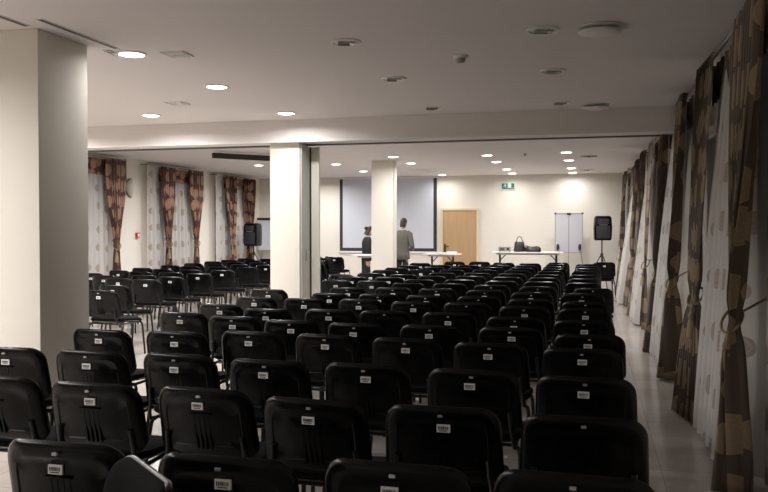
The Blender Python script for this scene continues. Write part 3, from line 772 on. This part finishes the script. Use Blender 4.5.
def person(loc, rz, hgt, label, woman):
    k = hgt / 1.78
    t = thing('person', label, 'person', loc, rz); t.scale = (k, k, k)     # faces +y
    sw = .165 if woman else .195
    ch = [[(V((0, 0, .95)), (.125, .10)), (V((0, .005, 1.08)), (.12, .09)), (V((0, .015, 1.25)), (.14, .10)), (V((0, .02, 1.40)), (.09, .075)), (V((0, .035, 1.50)), (.058, .058)), (V((0, .06, 1.57)), (.054, .056))]]
    for s_ in (-1, 1):
        ch.append([('ref', 0, 0), (V((s_ * .095, 0, .88)), .088), (V((s_ * .10, .02, .50)), .058), (V((s_ * .105, -.02, .30)), .052), (V((s_ * .105, -.03, .09)), .036), (V((s_ * .115, .06, .045)), (.04, .04)), (V((s_ * .125, .16, .03)), (.038, .026))])
    hands = []
    for s_ in (-1, 1):
        el = V((s_ * (sw + .075), .0, 1.12)); wr = V((s_ * .15, .25, 1.06))
        ch.append([('ref', 0, 3), (V((s_ * sw, .01, 1.405)), .05), (V((s_ * (sw + .05), -.005, 1.27)), .048), (el, .042), (V((s_ * .21, .13, 1.08)), .038), (wr, .026)])
        ai = len(ch) - 1
        hand(ch, ('ref', ai, 5), wr, V((-s_ * .35, .9, -.15)).normalized(), V((-s_ * .8, -.35, .45)).normalized(), V((0, .1, -1)).normalized())
    body = skin_mesh('body', M['skin'], t, ch)
    # head with face, bowed
    b = B(); rings = []
    for zz, rx, ryf, ryb in ((-.115, .028, .045, .02), (-.10, .045, .075, .04), (-.06, .060, .088, .07), (0, .073, .092, .095), (.05, .076, .088, .10), (.09, .068, .072, .09), (.115, .045, .045, .06), (.125, .015, .015, .02)):
        rings.append([V((rx * cos(a), (ryf if sin(a) > 0 else ryb) * sin(a), zz)) for a in [2 * pi * q / 20 for q in range(20)]])
    b.ring_surface(rings)
    b.ball((0, .098, -.02), .015, sx=.8, sy=1.2, sz=1.6, seg=10)
    for s_ in (-1, 1): b.ball((s_ * .076, -.01, -.01), .028, sx=.35, sy=.75, sz=1.1, seg=10)
    b.mi = 1
    for s_ in (-1, 1): b.ball((s_ * .03, .084, .008), .010, sz=.7, seg=8)
    b.mi = 2; b.ball((0, .084, -.062), .012, sx=1.9, sy=.5, sz=.5, seg=8)
    hd = b.obj('head', [M['skin'], M['ink'], mat('lips', (.35, .12, .10, 1), .5)], t); hd.location = (0, .095, 1.665); hd.rotation_euler = (-.42, 0, 0)
    # hair
    b = B(); rings = []
    low = -.10 if not woman else -.13
    for q in range(9):
        a = q / 8; zz = lerp(.137, low, a); rr_ = .09 * math.sqrt(max(0, 1 - ((zz - .03) / .115) ** 2)) if zz > .03 else (.09 + (.012 * (-zz + .03) / .16 if woman else -.015 * (.03 - zz) / .13))
        rings.append([V((max(rr_, .012) * .95 * cos(th), -.012 + max(rr_, .012) * (1.15 if sin(th) < 0 else lerp(1.1, -.1, sst(.2, .55, a))) * sin(th), zz)) for th in [2 * pi * w_ / 20 for w_ in range(20)]])
    b.ring_surface(rings)
    if woman: b.ball((0, -.13, .03), .05, seg=12)
    h_ = b.obj('hair', M['hair'], hd)
    # jacket: torso sleeve of cloth with collar and vents, plus two sleeves
    b = B(); rings = []
    hem = .80 if not woman else .86
    for zz, rx, ry in ((hem, .20, .155), (hem + .12, .195, .15), (1.05, .178, .135), (1.20, .195, .145), (1.36, .218, .145), (1.43, .205, .128), (1.47, .155, .105), (1.51, .085, .085)):
        if woman: rx *= .88; ry *= .92
        rings.append([V((rx * cos(a) * (1 + .0), ry * sin(a) + .01 + .02 * (zz > 1.4), zz + .012 * sin(a) * (zz < .9))) for a in [2 * pi * q / 28 for q in range(28)]])
    b.ring_surface(rings, False, False)
    jm = M['navy'] if woman else M['tweed']
    j_ = b.obj('jacket', jm, t); sm = j_.modifiers.new('Solidify', 'SOLIDIFY'); sm.thickness = .008
    for s_ in (-1, 1):
        b = B(); b.tube([(s_ * (sw - .05), .01, 1.435), (s_ * (sw + .01), .008, 1.40), (s_ * (sw + .05), -.005, 1.27), (s_ * (sw + .078), .0, 1.13), (s_ * (sw + .06), .05, 1.10), (s_ * .215, .13, 1.08), (s_ * .163, .225, 1.062)], .07, 14, [.072, .078, .070, .064, .060, .054, .045])
        b.obj('sleeve', jm, j_)
    b = B(); b.tube([(.058 * cos(a), .045 + .062 * sin(a), 1.515 + .01 * sin(a)) for a in [2 * pi * q / 16 for q in range(17)]], .012, 8); b.obj('shirt_collar', M['shirt'], t)
    # trousers
    tc = [[(V((0, 0, .93)), (.115, .10))]]
    for s_ in (-1, 1):
        tc.append([('ref', 0, 0), (V((s_ * .085, 0, .82)), .086), (V((s_ * .10, .02, .50)), .078), (V((s_ * .105, -.02, .28)), .070), (V((s_ * .105, -.025, .10)), .062)])
    skin_mesh('trousers', M['trouser'], t, tc)
    for s_ in (-1, 1):
        b = B(); rings = []
        for yy, rx, rz_ in ((-.09, .03, .035), (-.07, .042, .05), (0, .045, .055), (.08, .047, .045), (.16, .045, .032), (.20, .025, .02)):
            rings.append([V((s_ * .115 + rx * cos(a), yy, max(.002, .045 + rz_ * sin(a)))) for a in [2 * pi * q / 14 for q in range(14)]])
        b.ring_surface(rings); b.obj('shoe', M['leather'], t)
    return t
person((-4.50, 19.25, 0), -.25, 1.80, 'man in a grey tweed jacket seen from behind, head bowed, beside far pillar', False)
person((-5.27, 18.75, 0), -1.05, 1.60, 'dark-haired woman in black jacket reading at a table beside far pillar', True)
